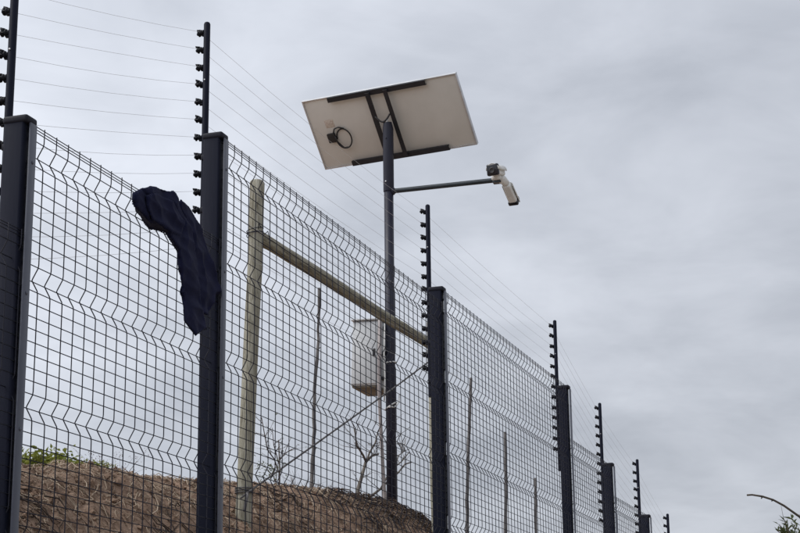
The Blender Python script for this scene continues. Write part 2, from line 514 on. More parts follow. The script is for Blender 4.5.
# ------------------------------------------------------------------ solar mast, panel, cameras, enclosure
MX, MY = -.088, 13.72
def Z(z): return z + CZ
mast = empty('solar_mast', 'tall dark blue steel mast carrying the solar panel and camera arm', 'mast', (MX, MY, Z(1.45)))
def loc(o_, p): return Vector(p) - o_.location
def part(mb, name, mat, parent, smooth=True):       # mesh given in world coordinates
    inv = parent.matrix_world.inverted()
    mb.v = [inv @ Vector(v) for v in mb.v]
    return mb.build(name, mat, parent, smooth)
part(MB().tube([(MX, MY, Z(1.40)), (MX, MY, Z(3.0)), (MX, MY, Z(4.40))], .0400, 24), 'pole', 'mast', mast)
slv = MB().tube([(MX, MY, Z(4.335)), (MX, MY, Z(4.34)), (MX, MY, Z(4.90)), (MX - .004, MY - .008, Z(4.952))], [.044, .0455, .0455, .036], 24)
sl = part(slv, 'sleeve', 'mast', mast); sl.data.set_sharp_from_angle(angle=R(40))
part(MB().lathe((MX - .022, MY - .040, Z(4.415)), (-.45, -.9, 0), [(0, .008), (.006, .008), (.009, .004)], 8), 'sleeve_bolt', 'bolt', mast)
part(MB().lathe((MX - .018, MY - .042, Z(4.80)), (-.45, -.9, 0), [(0, .006), (.004, .006), (.006, .003)], 8), 'sleeve_bolt', 'mast', mast)
AE = Vector((.815, 13.435, Z(4.337)))
A0 = Vector((MX, MY, Z(4.337)))
ad = (AE - A0).normalized()
arm = part(MB().tube([A0 + ad * .036, A0 + ad * .4, AE], .0205, 16), 'camera_arm', 'arm', mast)
arm.data.set_sharp_from_angle(angle=R(40))
part(MB().tube([A0 + ad * .034, A0 + ad * .044, A0 + ad * .058], [.034, .034, .022], 16), 'arm_collar', 'mast', mast)
part(MB().quad_box(AE + Vector((0, 0, -.020)), ad * .035, Vector((-ad.y, ad.x, 0)) * .030, Vector((0, 0, .008))), 'arm_plate', 'arm', mast, False)
# solar panel
YAW, TILT = -.4478, .8463
SL, SW = 1.463, .66
pl = Vector((math.cos(YAW), math.sin(YAW), 0))
ph = Vector((-math.sin(YAW), math.cos(YAW), 0))
pd = ph * math.cos(TILT) - Vector((0, 0, 1)) * math.sin(TILT)     # down the slope
pn = pl.cross(pd)
if pn.z < 0: pn = -pn
PC = Vector((-.0857, 13.782, Z(4.974)))
prot = Matrix((pl, -pd, pn)).transposed()                          # local x along, y up-slope, z sunny side
sp = empty('solar_panel', 'large framed solar panel tilted on the mast, seen from its pale underside', 'solar panel', PC, prot)
def bxo(name, sz, c, mat, parent, bev=.002): return link(name, bevel_box(name, sz, c, mat, bev, 2), parent)
bxo('backsheet', (SL - .012, SW - .012, .004), (0, 0, .008), 'back', sp, .0005)
bxo('glass', (SL - .012, SW - .012, .006), (0, 0, .030), 'cell', sp, .0005)
ft = .012
for sy in (-1, 1):
    bxo('frame_bar', (SL, ft, .038), (0, sy * (SW / 2 - ft / 2), .017), 'alu', sp, .0015)
for sx in (-1, 1):
    bxo('frame_bar', (ft, SW - 2 * ft - .001, .038), (sx * (SL / 2 - ft / 2), 0, .017), 'alu', sp, .0015)
jb = bxo('junction_box', (.075, .085, .022), (-.560, -.045, -.006), 'jbox', sp, .004)
pts = []
for k in range(25):
    a = math.pi * .95 + 2 * math.pi * k / 24 * 1.02
    pts.append((-.445 + .070 * math.cos(a), -.065 + .088 * math.sin(a), -.014 - .012 * math.sin(a * .5)))
pts.insert(0, (-.525, -.03, -.010))
cb = MB().tube(pts, .0062, 7).build('cable', 'jbox', jb)
pts = [(-.525, -.075, -.010), (-.49, -.125, -.014), (-.47, -.150, -.016), (-.42, -.15, -.012)]
MB().tube(pts, .0062, 7).build('cable', 'jbox', jb)
pts = [(-.53, .0, -.008), (-.51, .035, -.010), (-.47, .045, -.010), (-.42, .025, -.010)]
MB().tube(pts, .0062, 7).build('cable', 'jbox', jb)
bxo('rating_sticker', (.085, .075, .0006), (-.545, .085, .0055), 'label', sp, .0001)
# mounting rails (belong to the mast)
def rail(c, hx, hy, hz, name='panel_rail'):
    m = MB()
    o_ = PC + prot @ Vector(c)
    m.quad_box(o_, prot @ Vector((hx, 0, 0)), prot @ Vector((0, hy, 0)), prot @ Vector((0, 0, hz)))
    return part(m, name, 'rail', mast, False)
for (cx, cy) in ((-.01, .306), (.02, -.306)):
    rail((cx, cy, -.025), .465, .022, .003)           # web and lips of a channel
    rail((cx, cy + .0205, -.0120), .465, .0025, .0098, 'rail_lip')
    rail((cx, cy - .0205, -.0120), .465, .0025, .0098, 'rail_lip')
for cx in (-.085, .085):
    rail((cx, 0, -.048), .019, .315, .003, 'cross_bar')
    rail((cx + (.0165 if cx < 0 else -.0165), 0, -.0375), .0025, .315, .0070, 'cross_bar')
loopc = [prot @ Vector((-.07 + .14 * t, .10 - .05 * math.sin(math.pi * t), -.060 - .03 * math.sin(math.pi * t))) + PC for t in [k / 10 for k in range(11)]]
part(MB().tube(loopc, .008, 7), 'cable', 'jbox', mast)
part(MB().tube([PC + prot @ Vector((.03, .055, -.050)), PC + prot @ Vector((.012, .0, -.085)), PC + prot @ Vector((.006, -.03, -.100))], [.008, .010, .012], 6), 'bracket_weld', 'galv', mast)

def camera_unit(name, label, front, axis, upv, width, length, visor):
    axis = axis.normalized()
    x_ = axis.cross(upv).normalized(); z_ = x_.cross(axis)
    rotm = Matrix((x_, axis, z_)).transposed()
    e_ = empty(name, label, 'camera', front, rotm, 'cameras at the end of the arm')
    bm = bmesh.new(); bmesh.ops.create_cube(bm, size=1)
    for v in bm.verts:
        k = 1.0 if v.co.y > 0 else .82
        v.co = Vector((v.co.x * width * k, v.co.y * length - length / 2 - .004, v.co.z * width * .92 * k))
    bmesh.ops.bevel(bm, geom=bm.edges[:], offset=width * .20, segments=4, affect='EDGES', profile=.5)
    me = bpy.data.meshes.new('housing'); bm.to_mesh(me); bm.free()
    me.polygons.foreach_set('use_smooth', [True] * len(me.polygons)); me.materials.append(MT['white'])
    link('housing', me, e_)
    # sun shield: bent plate over the top
    m = MB()
    prof = []
    for k in range(13):
        a = math.pi * (1.05 - 1.10 * k / 12)
        prof.append((math.cos(a) * width * .60, math.sin(a) * width * .50 + width * .10))
    for y in (-length * .92, visor):
        for off in (0, .004):
            for (px, pz) in prof:
                r_ = math.hypot(px, pz - width * .1)
                m.v.append(Vector((px * (1 + off / r_), y, (pz - width * .1) * (1 + off / r_) + width * .1)))
    nP = 13
    for k in range(nP - 1):
        m.f += [[k, k + 1, 2 * nP + k + 1, 2 * nP + k], [nP + k + 1, nP + k, 3 * nP + k, 3 * nP + k + 1], [k, nP + k, nP + k + 1, k + 1], [2 * nP + k, 2 * nP + k + 1, 3 * nP + k + 1, 3 * nP + k]]
    m.f += [[0, 2 * nP, 3 * nP, nP], [nP - 1, 2 * nP - 1, 4 * nP - 1, 3 * nP - 1]]
    m.build('sun_shield', 'white', e_)
    link('front_glass', bevel_box('front_glass', (width * 1.18, .040, width * 1.10), (0, -.006, width * .04), 'lens', width * .14, 3), e_)
    ln_ = MB().lathe((0, .0142, -.004), (0, 1, 0), [(0, width * .30), (.004, width * .30), (.006, width * .24), (.003, width * .18)], 20).build('lens_ring', 'jbox', e_)
    return e_
c1 = camera_unit('security_camera', 'white security camera with dark front pointing at the viewer from the arm end', Vector((.772, 13.31, Z(4.382))), Vector((-.46, -.85, -.16)), Vector((0, 0, 1)), .088, .175, .010)
a2 = Vector((.34, .80, -.50)).normalized()
f2 = Vector((.885, 13.44, Z(4.315))) + a2 * .225
c2 = camera_unit('security_camera', 'white security camera hanging below the arm end, pointing away and down', f2, a2, Vector((0, 0, 1)), .074, .20, .016)
mm = MB().lathe(AE + Vector((-.005, -.01, -.010)), (0, 0, 1), [(0, .034), (.012, .044), (.030, .046), (.050, .036), (.062, .022)], 16)
mm.tube([AE + Vector((.0, 0, .03)), Vector((.825, 13.40, Z(4.375)))], .020, 10)
mm.tube([AE + Vector((.01, 0, .01)), Vector((.862, 13.43, Z(4.335))), Vector((.892, 13.46, Z(4.310)))], [.034, .038, .030], 12)
o = part(mm, 'camera_mount', 'white', mast)

# enclosure on the back left of the mast
def boxw(name, c, hx, hy, hz, mat, parent, bev=.006):
    me = bevel_box(name, (2 * hx, 2 * hy, 2 * hz), c, mat, bev, 2)
    return link(name, me, parent)
bx = empty('enclosure_box', 'white equipment box strapped to the mast below the wooden rail', 'equipment box', W(2.35, 1.385, 2.655), Matrix.Rotation(R(2.0), 3, 'Y') @ FROT)
# local: x along fence (away), y behind, z up
boxw('body', (.20, 0, .275), .205, .115, .270, 'boxw', bx)
boxw('base_plate', (.20, 0, -.003), .195, .107, .006, 'boxb', bx, .002)
boxw('door', (-.0125, 0, .275), .006, .106, .258, 'boxw', bx, .003)
boxw('door_latch', (-.022, -.085, .275), .006, .010, .030, 'jbox', bx, .002)
boxw('roof_lip', (.19, 0, .553), .225, .122, .006, 'boxw', bx, .002)
for z_ in (.08, .29, .50):
    boxw('standoff', (.12, -.129, z_), .030, .013, .014, 'rail', bx, .002)
co = MB().tube([W(2.284, 1.22, 3.18), W(2.262, 1.22, 2.85), W(2.247, 1.22, 2.59), W(2.28, 1.22, 2.30), W(2.306, 1.22, 2.11), W(2.346, 1.22, 1.80), W(2.40, 1.22, 1.66), W(2.42, 1.22, 1.50)], [.016, .016, .015, .014, .014, .016, .021, .022], 8)
tag(co.build('conduit', 'pvc'), 'thin greyish conduit running down beside the mast into the ground', 'conduit')
ck = MB().tube([W(2.36, 1.205, 3.18), W(2.335, 1.205, 2.90), W(2.355, 1.205, 2.70), W(2.33, 1.205, 2.52)], .007, 6)
tag(ck.build('cable', 'strap'), 'pale cable between equipment box and mast', 'cable')
for z_, t_ in ((2.86, .004), (2.50, .03)):
    pts = []
    for k in range(15):
        a = 2 * math.pi * k / 14
        pts.append(Vector((MX + .046 * math.cos(a), MY + .046 * math.sin(a), Z(z_ + t_ * math.cos(a)))))
    o = MB().tube(pts, .0065, 6).build('strap', 'strap')
    tag(o, 'upper pale strap tied round the mast at the box' if z_ > 2.6 else 'lower pale strap tied round the mast at the box foot', 'strap', 'straps on the mast')
o = MB().tube([W(2.20, 1.12, 2.44), W(2.30, 1.10, 2.455), W(2.42, 1.11, 2.52), W(2.53, 1.14, 2.60)], .007, 6).build('cable', 'strap')
tag(o, 'pale curved cable sweeping from under the box across the mast', 'cable')

# ------------------------------------------------------------------ timber strainer posts, rail and brace wire
def log(p0, p1, r0, r1, mat, name, parent=None, seed=0, sides=20, rings=40):
    rnd = random.Random(seed)
    p0, p1 = Vector(p0), Vector(p1)
    m = MB(); t = (p1 - p0).normalized(); u = t.orthogonal().normalized(); v = t.cross(u)
    ln = (p1 - p0).length
    off = Vector((rnd.random() * 9, rnd.random() * 9, 0))
    hs = [k / rings for k in range(rings + 1)]
    knots = [(rnd.random(), rnd.random() * 6.28) for _ in range(7)]
    for h in hs:
        c = p0.lerp(p1, h) + u * .008 * noise.noise(Vector((h * 3, 0, 0)) + off) + v * .008 * noise.noise(Vector((h * 3, 5, 0)) + off)
        for j in range(sides):
            a = 2 * math.pi * j / sides
            r = r0 + (r1 - r0) * h
            r *= 1 + .035 * noise.noise(Vector((math.cos(a) * 1.2, math.sin(a) * 1.2, h * ln * 3)) + off) - .05 * max(0, noise.noise(Vector((math.cos(a) * 5, math.sin(a) * 5, h * ln * .6)) + off) - .25)
            for kh, ka in knots:
                dd = ((h - kh) * ln / .03) ** 2 + (math.sin((a - ka) / 2) * 2 * r0 / .03) ** 2
                r += .004 * math.exp(-dd)
            m.v.append(c + (u * math.cos(a) + v * math.sin(a)) * r)
    for k in range(rings):
        for j in range(sides):
            a = k * sides + j; b = k * sides + (j + 1) % sides
            m.f.append([a, b, b + sides, a + sides])
    # chamfered ends
    for k, q, sgn in ((0, p0, -1), (rings, p1, 1)):
        i0 = len(m.v)
        for j in range(sides):
            m.v.append(m.v[k * sides + j].lerp(q, .18) + t * .012 * sgn)
        for j in range(sides):
            a = k * sides + j; b = k * sides + (j + 1) % sides
            f = [a, b, i0 + (j + 1) % sides, i0 + j]
            m.f.append(f if sgn > 0 else f[::-1])
        f = [i0 + j for j in range(sides)]
        m.f.append(f if sgn > 0 else f[::-1])
    o_ = m.build(name, mat, parent)
    o_.data.set_sharp_from_angle(angle=R(50))
    return o_
wp1 = log(W(-1.865, .60, .72), W(-1.697, .60, 3.085), .0445, .0425, 'wood', 'wooden_post', None, 3)
tag(wp1, 'pale grey green round wooden post left of the horizontal rail', 'wooden post', 'timber strainer posts')
wp2 = log(W(1.80, .60, .55), W(1.72, .60, 2.98), .0445, .0425, 'wood', 'wooden_post', None, 8)
tag(wp2, 'round wooden post mostly hidden behind the fence post right of the mast', 'wooden post', 'timber strainer posts')
wr = log(W(-1.665, .60, 2.762), W(1.685, .60, 2.792), .040, .038, 'rwood', 'wooden_rail', None, 5, 20, 60)
tag(wr, 'long round wooden rail running level behind the mesh', 'wooden rail')
m = MB()
for q, zz_ in enumerate((2.775, 2.790, 2.760)):
    pts = []
    for k in range(17):
        a = 2 * math.pi * k / 16
        pts.append(W(-1.725 + .049 * math.cos(a), .60 + .049 * math.sin(a), zz_ + .012 * math.cos(a + q)))
    m.tube(pts, .0026, 5)
m.tube([W(-1.68, .56, 2.77), W(-1.64, .555, 2.80), W(-1.60, .56, 2.76), W(-1.59, .565, 2.74)], .0026, 5)
m.tube([W(-1.77, .56, 2.78), W(-1.81, .54, 2.80), W(-1.80, .53, 2.775)], .0026, 5)
o = m.build('binding_wire', 'wire'); tag(o, 'dark binding wire wound round the wooden post at the rail joint', 'binding wire')
pts = [W(-2.005, .545, 1.189), W(-1.90, .545, 1.235), W(.615, .545, 2.267), W(1.56, .545, 2.665), W(1.70, .55, 2.72)]
br = MB().tube(pts, .0058, 7)
for k in range(3):
    br.tube([W(1.70 + .05 * math.cos(a), .60 + .05 * math.sin(a), 2.72 + .01 * k) for a in [2 * math.pi * j / 12 for j in range(13)]], .004, 5)
    br.tube([W(-1.838 + .05 * math.cos(a), .60 + .05 * math.sin(a), 1.24 + .012 * k) for a in [2 * math.pi * j / 12 for j in range(13)]], .004, 5)
br.tube([W(-1.93, .54, 1.22), W(-1.97, .53, 1.17), W(-1.99, .53, 1.12)], .009, 6)
tag(br.build('brace_wire', 'stick'), 'diagonal grey brace wire from the wooden post foot up to the right', 'brace wire')

# ------------------------------------------------------------------ thin upright sticks
def stick(pts, r0, r1, label, seed):
    rnd = random.Random(seed)
    P = []
    for (a, b) in zip(pts, pts[1:]):
        for k in range(5):
            t = k / 5
            q = Vector(a).lerp(Vector(b), t)
            P.append(q + Vector((rnd.uniform(-.004, .004), rnd.uniform(-.004, .004), 0)))
    P.append(Vector(pts[-1]))
    m = MB().tube(P, [(r0 + (r1 - r0) * k / (len(P) - 1)) * rnd.uniform(.9, 1.12) for k in range(len(P))], 8)
    for _ in range(3):
        k = rnd.randrange(2, len(P) - 2); d = Vector((rnd.uniform(-1, 1), rnd.uniform(-1, 1), .8)).normalized()
        m.tube([P[k], P[k] + d * .03], [r1 * .6, r1 * .3], 5)
    return tag(m.build('stick', 'stick'), label, 'stick', 'upright thin sticks behind the fence')
stick([W(1.70, 1.6, 1.40), W(1.719, 1.6, 1.741), W(1.781, 1.6, 2.14), W(1.795, 1.6, 2.54), W(1.868, 1.6, 2.957), W(1.886, 1.6, 3.39)], .017, .011, 'tall thin wavy stick on the bank between the wooden post and mast', 1)
stick([W(3.90, 1.0, 1.0), W(3.936, 1.0, 1.602), W(3.965, 1.0, 1.9), W(4.035, 1.0, 2.348), W(4.10, 1.0, 2.7), W(4.175, 1.0, 3.031)], .017, .013, 'thin stick just right of the wooden rail end, tallest of its three', 2)
stick([W(5.20, 1.0, .7), W(5.226, 1.0, 1.728), W(5.307, 1.0, 2.146), W(5.329, 1.0, 2.712)], .018, .015, 'thin stick of middle height between two other sticks', 3)
stick([W(6.40, 1.0, .5), W(6.445, 1.0, 1.847), W(6.477, 1.0, 2.412)], .017, .014, 'shortest thin stick, nearest the right hand fence post', 4)

# ------------------------------------------------------------------ hanging garment
out_dir = Vector((.14, -.985, -.10)).normalized()       # the way the cloth bulges off the mesh
def GP(s, z, t): return W(s, -.012, z) + out_dir * t
def prism(m, poly, n0, n1, grow=.0):
    i = len(m.v); k = len(poly)
    cs = sum(p[0] for p in poly) / k; cz = sum(p[1] for p in poly) / k
    for n in (n0, n1):
        for s, z in poly:
            m.v.append(GP(s, z, n))
    tris = tessellate_polygon([[Vector((s, z, 0)) for s, z in poly]])
    for t in tris:
        m.f.append([i + t[0], i + t[1], i + t[2]])
        m.f.append([i + k + t[2], i + k + t[1], i + k + t[0]])
    for j in range(k):
        a, b = j, (j + 1) % k
        m.f.append([i + a, i + b, i + k + b, i + k + a])
left_leg = [(-4.17, 2.18), (-4.11, 2.090), (-4.07, 2.040), (-3.980, 2.005), (-3.962, 1.933), (-3.922, 1.782), (-3.912, 1.705), (-3.79, 1.664), (-3.680, 1.722), (-3.700, 1.760), (-3.735, 1.80), (-3.765, 1.90), (-3.80, 2.02), (-3.86, 2.13), (-3.98, 2.20)]
right_leg = [(-4.03, 2.225), (-4.00, 2.05), (-3.88, 1.90), (-3.76, 1.79), (-3.675, 1.790), (-3.600, 1.860), (-3.596, 1.910), (-3.525, 1.930), (-3.570, 1.968), (-3.600, 2.032), (-3.648, 2.064), (-3.750, 2.172), (-3.850, 2.226), (-3.885, 2.240), (-3.97, 2.238)]
bunch = [(-4.412, 2.130), (-4.396, 2.086), (-4.338, 2.074), (-4.255, 2.056), (-4.15, 2.066), (-4.08, 2.08), (-3.99, 2.14), (-3.985, 2.232), (-4.035, 2.244), (-4.207, 2.216), (-4.340, 2.180)]
roll = [(-4.29, 2.15), (-4.28, 2.100), (-4.235, 2.064), (-4.15, 2.062), (-4.07, 2.058), (-3.96, 2.07), (-3.93, 2.14), (-4.05, 2.195), (-4.20, 2.19)]
flap = [(-4.33, 2.176), (-4.20, 2.150), (-4.06, 2.185), (-3.985, 2.20), (-3.99, 2.236), (-4.035, 2.248), (-4.207, 2.222)]
gm = MB()
prism(gm, bunch, -.050, .075)
prism(gm, roll, .050, .120)
prism(gm, flap, .050, .095)
prism(gm, left_leg, .052, .100)
prism(gm, right_leg, .0, .034)
g0 = gm.data('garment_raw', 'navy')
go = bpy.data.objects.new('garment_raw', g0); col.objects.link(go)
md = go.modifiers.new('r', 'REMESH'); md.mode = 'VOXEL'; md.voxel_size = .0045
ms = go.modifiers.new('s', 'SMOOTH'); ms.iterations = 5; ms.factor = .5
dg = bpy.context.evaluated_depsgraph_get()
gme = bpy.data.meshes.new_from_object(go.evaluated_get(dg))
bpy.data.objects.remove(go)
nrm = [v.normal.copy() for v in gme.vertices]
gc = W(-4.0, 0, 2.0)
for v, nv in zip(gme.vertices, nrm):
    p = v.co - gc
    wob = noise.noise(p * 9)
    u = p.x * .95 + p.z * .28 + .012 * wob     # across the hanging legs
    t = p.z * .95 - p.x * .28
    fold = 1 - 2.4 * abs(noise.noise(Vector((u * 9 + .3 * wob, t * 3.0, 2.3 + p.y * 4))))
    crs = 1 - 2.4 * abs(noise.noise(Vector((u * 7 + t * 9, t * 8 - u * 4, 5.1))))
    fr = min(1, abs(nv.dot(out_dir)) / .40) ** 2
    v.co = v.co + nv * fr * (.0150 * fold + .0085 * crs + .0032 * (1 - 2.4 * abs(noise.noise(Vector((u * 26, t * 13, 3.3))))) - .010)
gme.polygons.foreach_set('use_smooth', [True] * len(gme.polygons))
gme.materials.clear(); gme.materials.append(MT['navy'])
garment = link('garment', gme)
tag(garment, 'crumpled dark navy garment draped over the top of the mesh', 'garment')

# ------------------------------------------------------------------ shrubs and small growth
def branch(m, p, d, ln, r, depth, rnd, tips, spread=.6, kids=(2, 4), up_=.15, seg=4):
    P = [p.copy()]; dd = d.normalized()
    for k in range(seg):
        dd = (dd + Vector((rnd.gauss(0, .13), rnd.gauss(0, .13), rnd.gauss(0, .10) + up_ * .3))).normalized()
        P.append(P[-1] + dd * ln / seg)
    m.tube(P, [r * (1 - .55 * k / seg) for k in range(seg + 1)], 6 if r > .006 else 4)
    tips.append((P[-1], dd))
    if depth <= 0: return
    for _ in range(rnd.randint(*kids)):
        k = rnd.randint(1, seg)
        nd = (dd + Vector((rnd.gauss(0, spread), rnd.gauss(0, spread), rnd.gauss(.1, spread * .7)))).normalized()
        branch(m, P[k], nd, ln * rnd.uniform(.45, .75), r * (1 - .55 * k / seg) * .72, depth - 1, rnd, tips, spread, kids, up_, seg)
# grey dry shrub left of the tall stick
rnd = random.Random(12)
sh = empty('dry_shrub', 'sparse dry shrub with few pale leaves at the foot of the wooden post', 'shrub', W(.60, 1.4, 1.50))
m = MB(); tips = []
for pts, r in (([(.60, 1.45), (.592, 1.735), (.588, 1.95)], .0085), ([(.59, 1.72), (.50, 1.80), (.39, 1.85), (.30, 1.99), (.27, 2.06)], .0055), ([(.59, 1.78), (.50, 1.90), (.455, 2.015)], .0045), ([(.59, 1.80), (.70, 1.87), (.835, 1.92)], .0045), ([(.60, 1.60), (.48, 1.68), (.37, 1.71)], .0045)):
    P = [W(s, 1.4 + jit(.006), z) for s, z in pts]
    m.tube(P, [r * (1 - .5 * k / (len(P) - 1)) for k in range(len(P))], 6)
    for q in range(5):
        k = rnd.randrange(1, len(P)); t = rnd.random()
        b = P[k - 1].lerp(P[k], t)
        branch(m, b, Vector((rnd.gauss(0, .7), rnd.gauss(0, .5), rnd.uniform(.1, 1))), rnd.uniform(.06, .13), .0028, 1, rnd, tips, .7, (1, 2))
part(m, 'stem', 'twig', sh)
m = MB()
for _ in range(90):
    c = W(rnd.gauss(.36, .07), 1.4 + rnd.gauss(0, .05), rnd.gauss(1.70, .045))
    m.leaf(c, Vector((rnd.gauss(0, 1), rnd.gauss(0, 1), rnd.gauss(.3, .6))), Vector((rnd.gauss(0, .5), rnd.gauss(0, .5), 1)), rnd.uniform(.018, .036), rnd.uniform(.005, .009))
for p, d in tips:
    if rnd.random() < .45:
        for _ in range(2):
            m.leaf(p, d + Vector((rnd.gauss(0, .6), rnd.gauss(0, .6), rnd.gauss(0, .6))), Vector((0, 0, 1)), rnd.uniform(.012, .028), rnd.uniform(.003, .006))
part(m, 'foliage', 'leaf_p', sh)
# low wiry tangle right of it
tg = empty('wiry_weed', 'low wiry dead weed tangle beside the tall wavy stick', 'weed', W(1.05, 1.38, 1.55))
m = MB(); tips = []
for _ in range(40):
    branch(m, W(1.05 + rnd.gauss(0, .14), 1.35 + jit(.08), 1.54), Vector((rnd.gauss(0, .6), rnd.gauss(0, .4), rnd.uniform(.5, 1.2))), rnd.uniform(.10, .22), .0030, 1, rnd, tips, .8, (1, 3))
part(m, 'stem', 'twig', tg)
# bare tree by the mast
bt = empty('bare_sapling', 'bare forked sapling with curving pale branches beside the mast', 'sapling', W(2.30, 1.45, 1.55))
m = MB(); tips = []
specs = [([(2.26, 1.50), (2.299, 1.708), (2.40, 1.86), (2.468, 1.93), (2.567, 2.066), (2.72, 2.14), (2.868, 2.175)], .0150),
         ([(2.567, 2.066), (2.50, 2.11), (2.40, 2.15), (2.353, 2.167), (2.33, 2.22), (2.307, 2.30)], .0085),
         ([(2.55, 2.05), (2.66, 2.16), (2.78, 2.25), (2.86, 2.36), (3.003, 2.442)], .0075),
         ([(2.36, 1.62), (2.417, 1.713), (2.68, 1.80), (2.938, 1.898), (3.20, 2.02), (3.39, 2.084), (3.60, 2.19), (3.785, 2.233)], .0105),
         ([(2.938, 1.898), (3.12, 2.03), (3.31, 2.13), (3.50, 2.20), (3.70, 2.31)], .0070),
         ([(3.12, 2.03), (3.20, 2.20), (3.237, 2.348), (3.30, 2.45)], .0055),
         ([(3.31, 2.13), (3.42, 2.24), (3.562, 2.30), (3.62, 2.42)], .0050)]
for pts, r in specs:
    P = [W(s, 1.45 + jit(.005), z) for s, z in pts]
    m.tube(P, [1.25 * r * (1 - .55 * k / (len(P) - 1)) for k in range(len(P))], 8)
    for q in range(6):
        k = rnd.randrange(2, len(P)); b = P[k - 1].lerp(P[k], rnd.random())
        branch(m, b, Vector((rnd.gauss(0, .7), rnd.gauss(0, .5), rnd.uniform(.0, 1))), rnd.uniform(.08, .22), .0034, 1, rnd, tips, .7, (1, 3))
part(m, 'branches', 'palestem', bt)
# green shrubs on the skyline at left
def leafy(name, label, c, rx, ry, rz, nleaf, ll, lw, mat, seed, cat='shrub', group=None, stems=16):
    rnd = random.Random(seed)
    e_ = empty(name, label, cat, c, None, group)
    ms_ = MB(); ml = MB()
    for k in range(stems):
        a = rnd.random() * 6.28; q = rnd.random() ** .5
        tip = Vector(c) + Vector((rx * q * math.cos(a), ry * q * math.sin(a), rz * rnd.uniform(.55, 1.0) * (1 - .45 * q)))
        mid = Vector(c).lerp(tip, .5) + Vector((jit(.03), jit(.03), .02))
        ms_.tube([Vector(c) + Vector((jit(.03), jit(.03), -.05)), mid, tip], [.007, .005, .002], 5)
        for _ in range(nleaf // stems):
            t = rnd.random() ** .6
            b = (mid.lerp(tip, t * 2 - 1) if t > .5 else Vector(c).lerp(mid, t * 2))
            b = b + Vector((rnd.gauss(0, rx * .16), rnd.gauss(0, ry * .16), rnd.gauss(0, rz * .10)))
            ml.leaf(b, Vector((rnd.gauss(0, .8), rnd.gauss(0, .8), rnd.gauss(.5, .6))), Vector((rnd.gauss(0, .5), rnd.gauss(0, .5), 1)), ll * rnd.uniform(.6, 1.2), lw * rnd.uniform(.6, 1.2))
    part(ms_, 'stem', 'twig', e_)
    part(ml, 'foliage', mat, e_)
    return e_
leafy('green_shrub', 'small bright green shrub on the bank crest by the leftmost post', W(-.76, 2.6, 1.50), .30, .22, .33, 4200, .040, .012, 'leaf_g', 21)
leafy('green_shrub', 'tiny green tuft on the bank crest right of the bright green shrub', W(-1.50, 1.8, 1.44), .17, .09, .12, 900, .028, .007, 'leaf_g', 22)
# dry feathery weeds on the skyline
for q, (s, n, z, h, lb) in enumerate(((-1.12, 1.8, 1.40, .23, 'mauve grey feathery dry weed on the bank crest left of the garment post'), (-1.62, 1.7, 1.38, .20, 'single thin dry stalk on the bank crest near the green tuft'))):
    e_ = empty('dry_weed', lb, 'weed', W(s, n, z))
    m = MB(); tips = []
    rnd = random.Random(40 + q)
    for _ in range(12 if q == 0 else 2):
        branch(m, W(s + rnd.gauss(0, .08 if q == 0 else .01), n + jit(.05), z - .04), Vector((rnd.gauss(0, .35), rnd.gauss(0, .3), 1)), h * rnd.uniform(.6, 1.1), .0026, 1, rnd, tips, .5, (2, 4))
    part(m, 'stem', 'twig', e_)
    m = MB()
    for p, d in tips:
        for _ in range(7 if q == 0 else 2):
            m.leaf(p + Vector((rnd.gauss(0, .012), rnd.gauss(0, .012), rnd.gauss(0, .012))), Vector((rnd.gauss(0, 1), rnd.gauss(0, 1), rnd.gauss(0, 1))), Vector((0, 0, 1)), .012, .003)
    part(m, 'seed_heads', 'fuzz', e_)['kind'] = 'stuff'

# leafy tree at the lower right corner, on the camera side of the fence
TB = Vector((2.95, 11.2, 0.0))
tr = empty('leafy_tree', 'narrow leaved green tree top at lower right with one long bare arching branch', 'tree', TB)
rnd = random.Random(77)
m = MB(); tips = []
trunk = [TB + Vector((0, 0, -.1)), TB + Vector((.03, .02, .7)), TB + Vector((-.02, .03, 1.4)), TB + Vector((0, 0, 1.9))]
m.tube(trunk, [.06, .05, .04, .028], 10)
for k in range(15):
    a = rnd.random() * 6.28
    b = trunk[1].lerp(trunk[3], rnd.random() ** .7)
    branch(m, b, Vector((math.cos(a), math.sin(a), rnd.uniform(.5, 1.3))), rnd.uniform(.55, .85), .016, 2, rnd, tips, .5, (2, 3), .3)
part(m, 'trunk', 'bark', tr)
m = MB()
for p, d in tips:
    if p.z > Z(1.30): continue
    for _ in range(26):
        q = p + Vector((rnd.gauss(0, .06), rnd.gauss(0, .06), rnd.gauss(-.03, .06)))
        if q.z > Z(1.285): continue
        m.leaf(q, (d * .8 + Vector((rnd.gauss(0, .55), rnd.gauss(0, .55), rnd.gauss(.25, .5)))), Vector((rnd.gauss(0, .5), rnd.gauss(0, .5), 1)), rnd.uniform(.04, .085), rnd.uniform(.005, .009))
part(m, 'crown', 'leaf_d', tr)
m = MB()
arc = [Vector((2.2277, 11.0143, Z(1.396))), Vector((2.262, 11.02, Z(1.3985))), Vector((2.33, 11.028, Z(1.388))), Vector((2.40, 11.037, Z(1.366))), Vector((2.47, 11.045, Z(1.328))), Vector((2.569, 11.052, Z(1.255))), Vector((2.68, 11.08, Z(1.13))), Vector((2.82, 11.13, Z(.86))), Vector((2.93, 11.18, Z(.45)))]
m.tube(arc, [.0060, .0058, .0066, .0066, .0072, .0080, .010, .013, .018], 8)
for k, d in ((2, Vector((-.3, 0, -.5))), (3, Vector((-.4, 0, -.3)))):
    m.tube([arc[k], arc[k] + d * .03], [.006, .003], 5)
part(m, 'bare_branch', 'bark', tr)
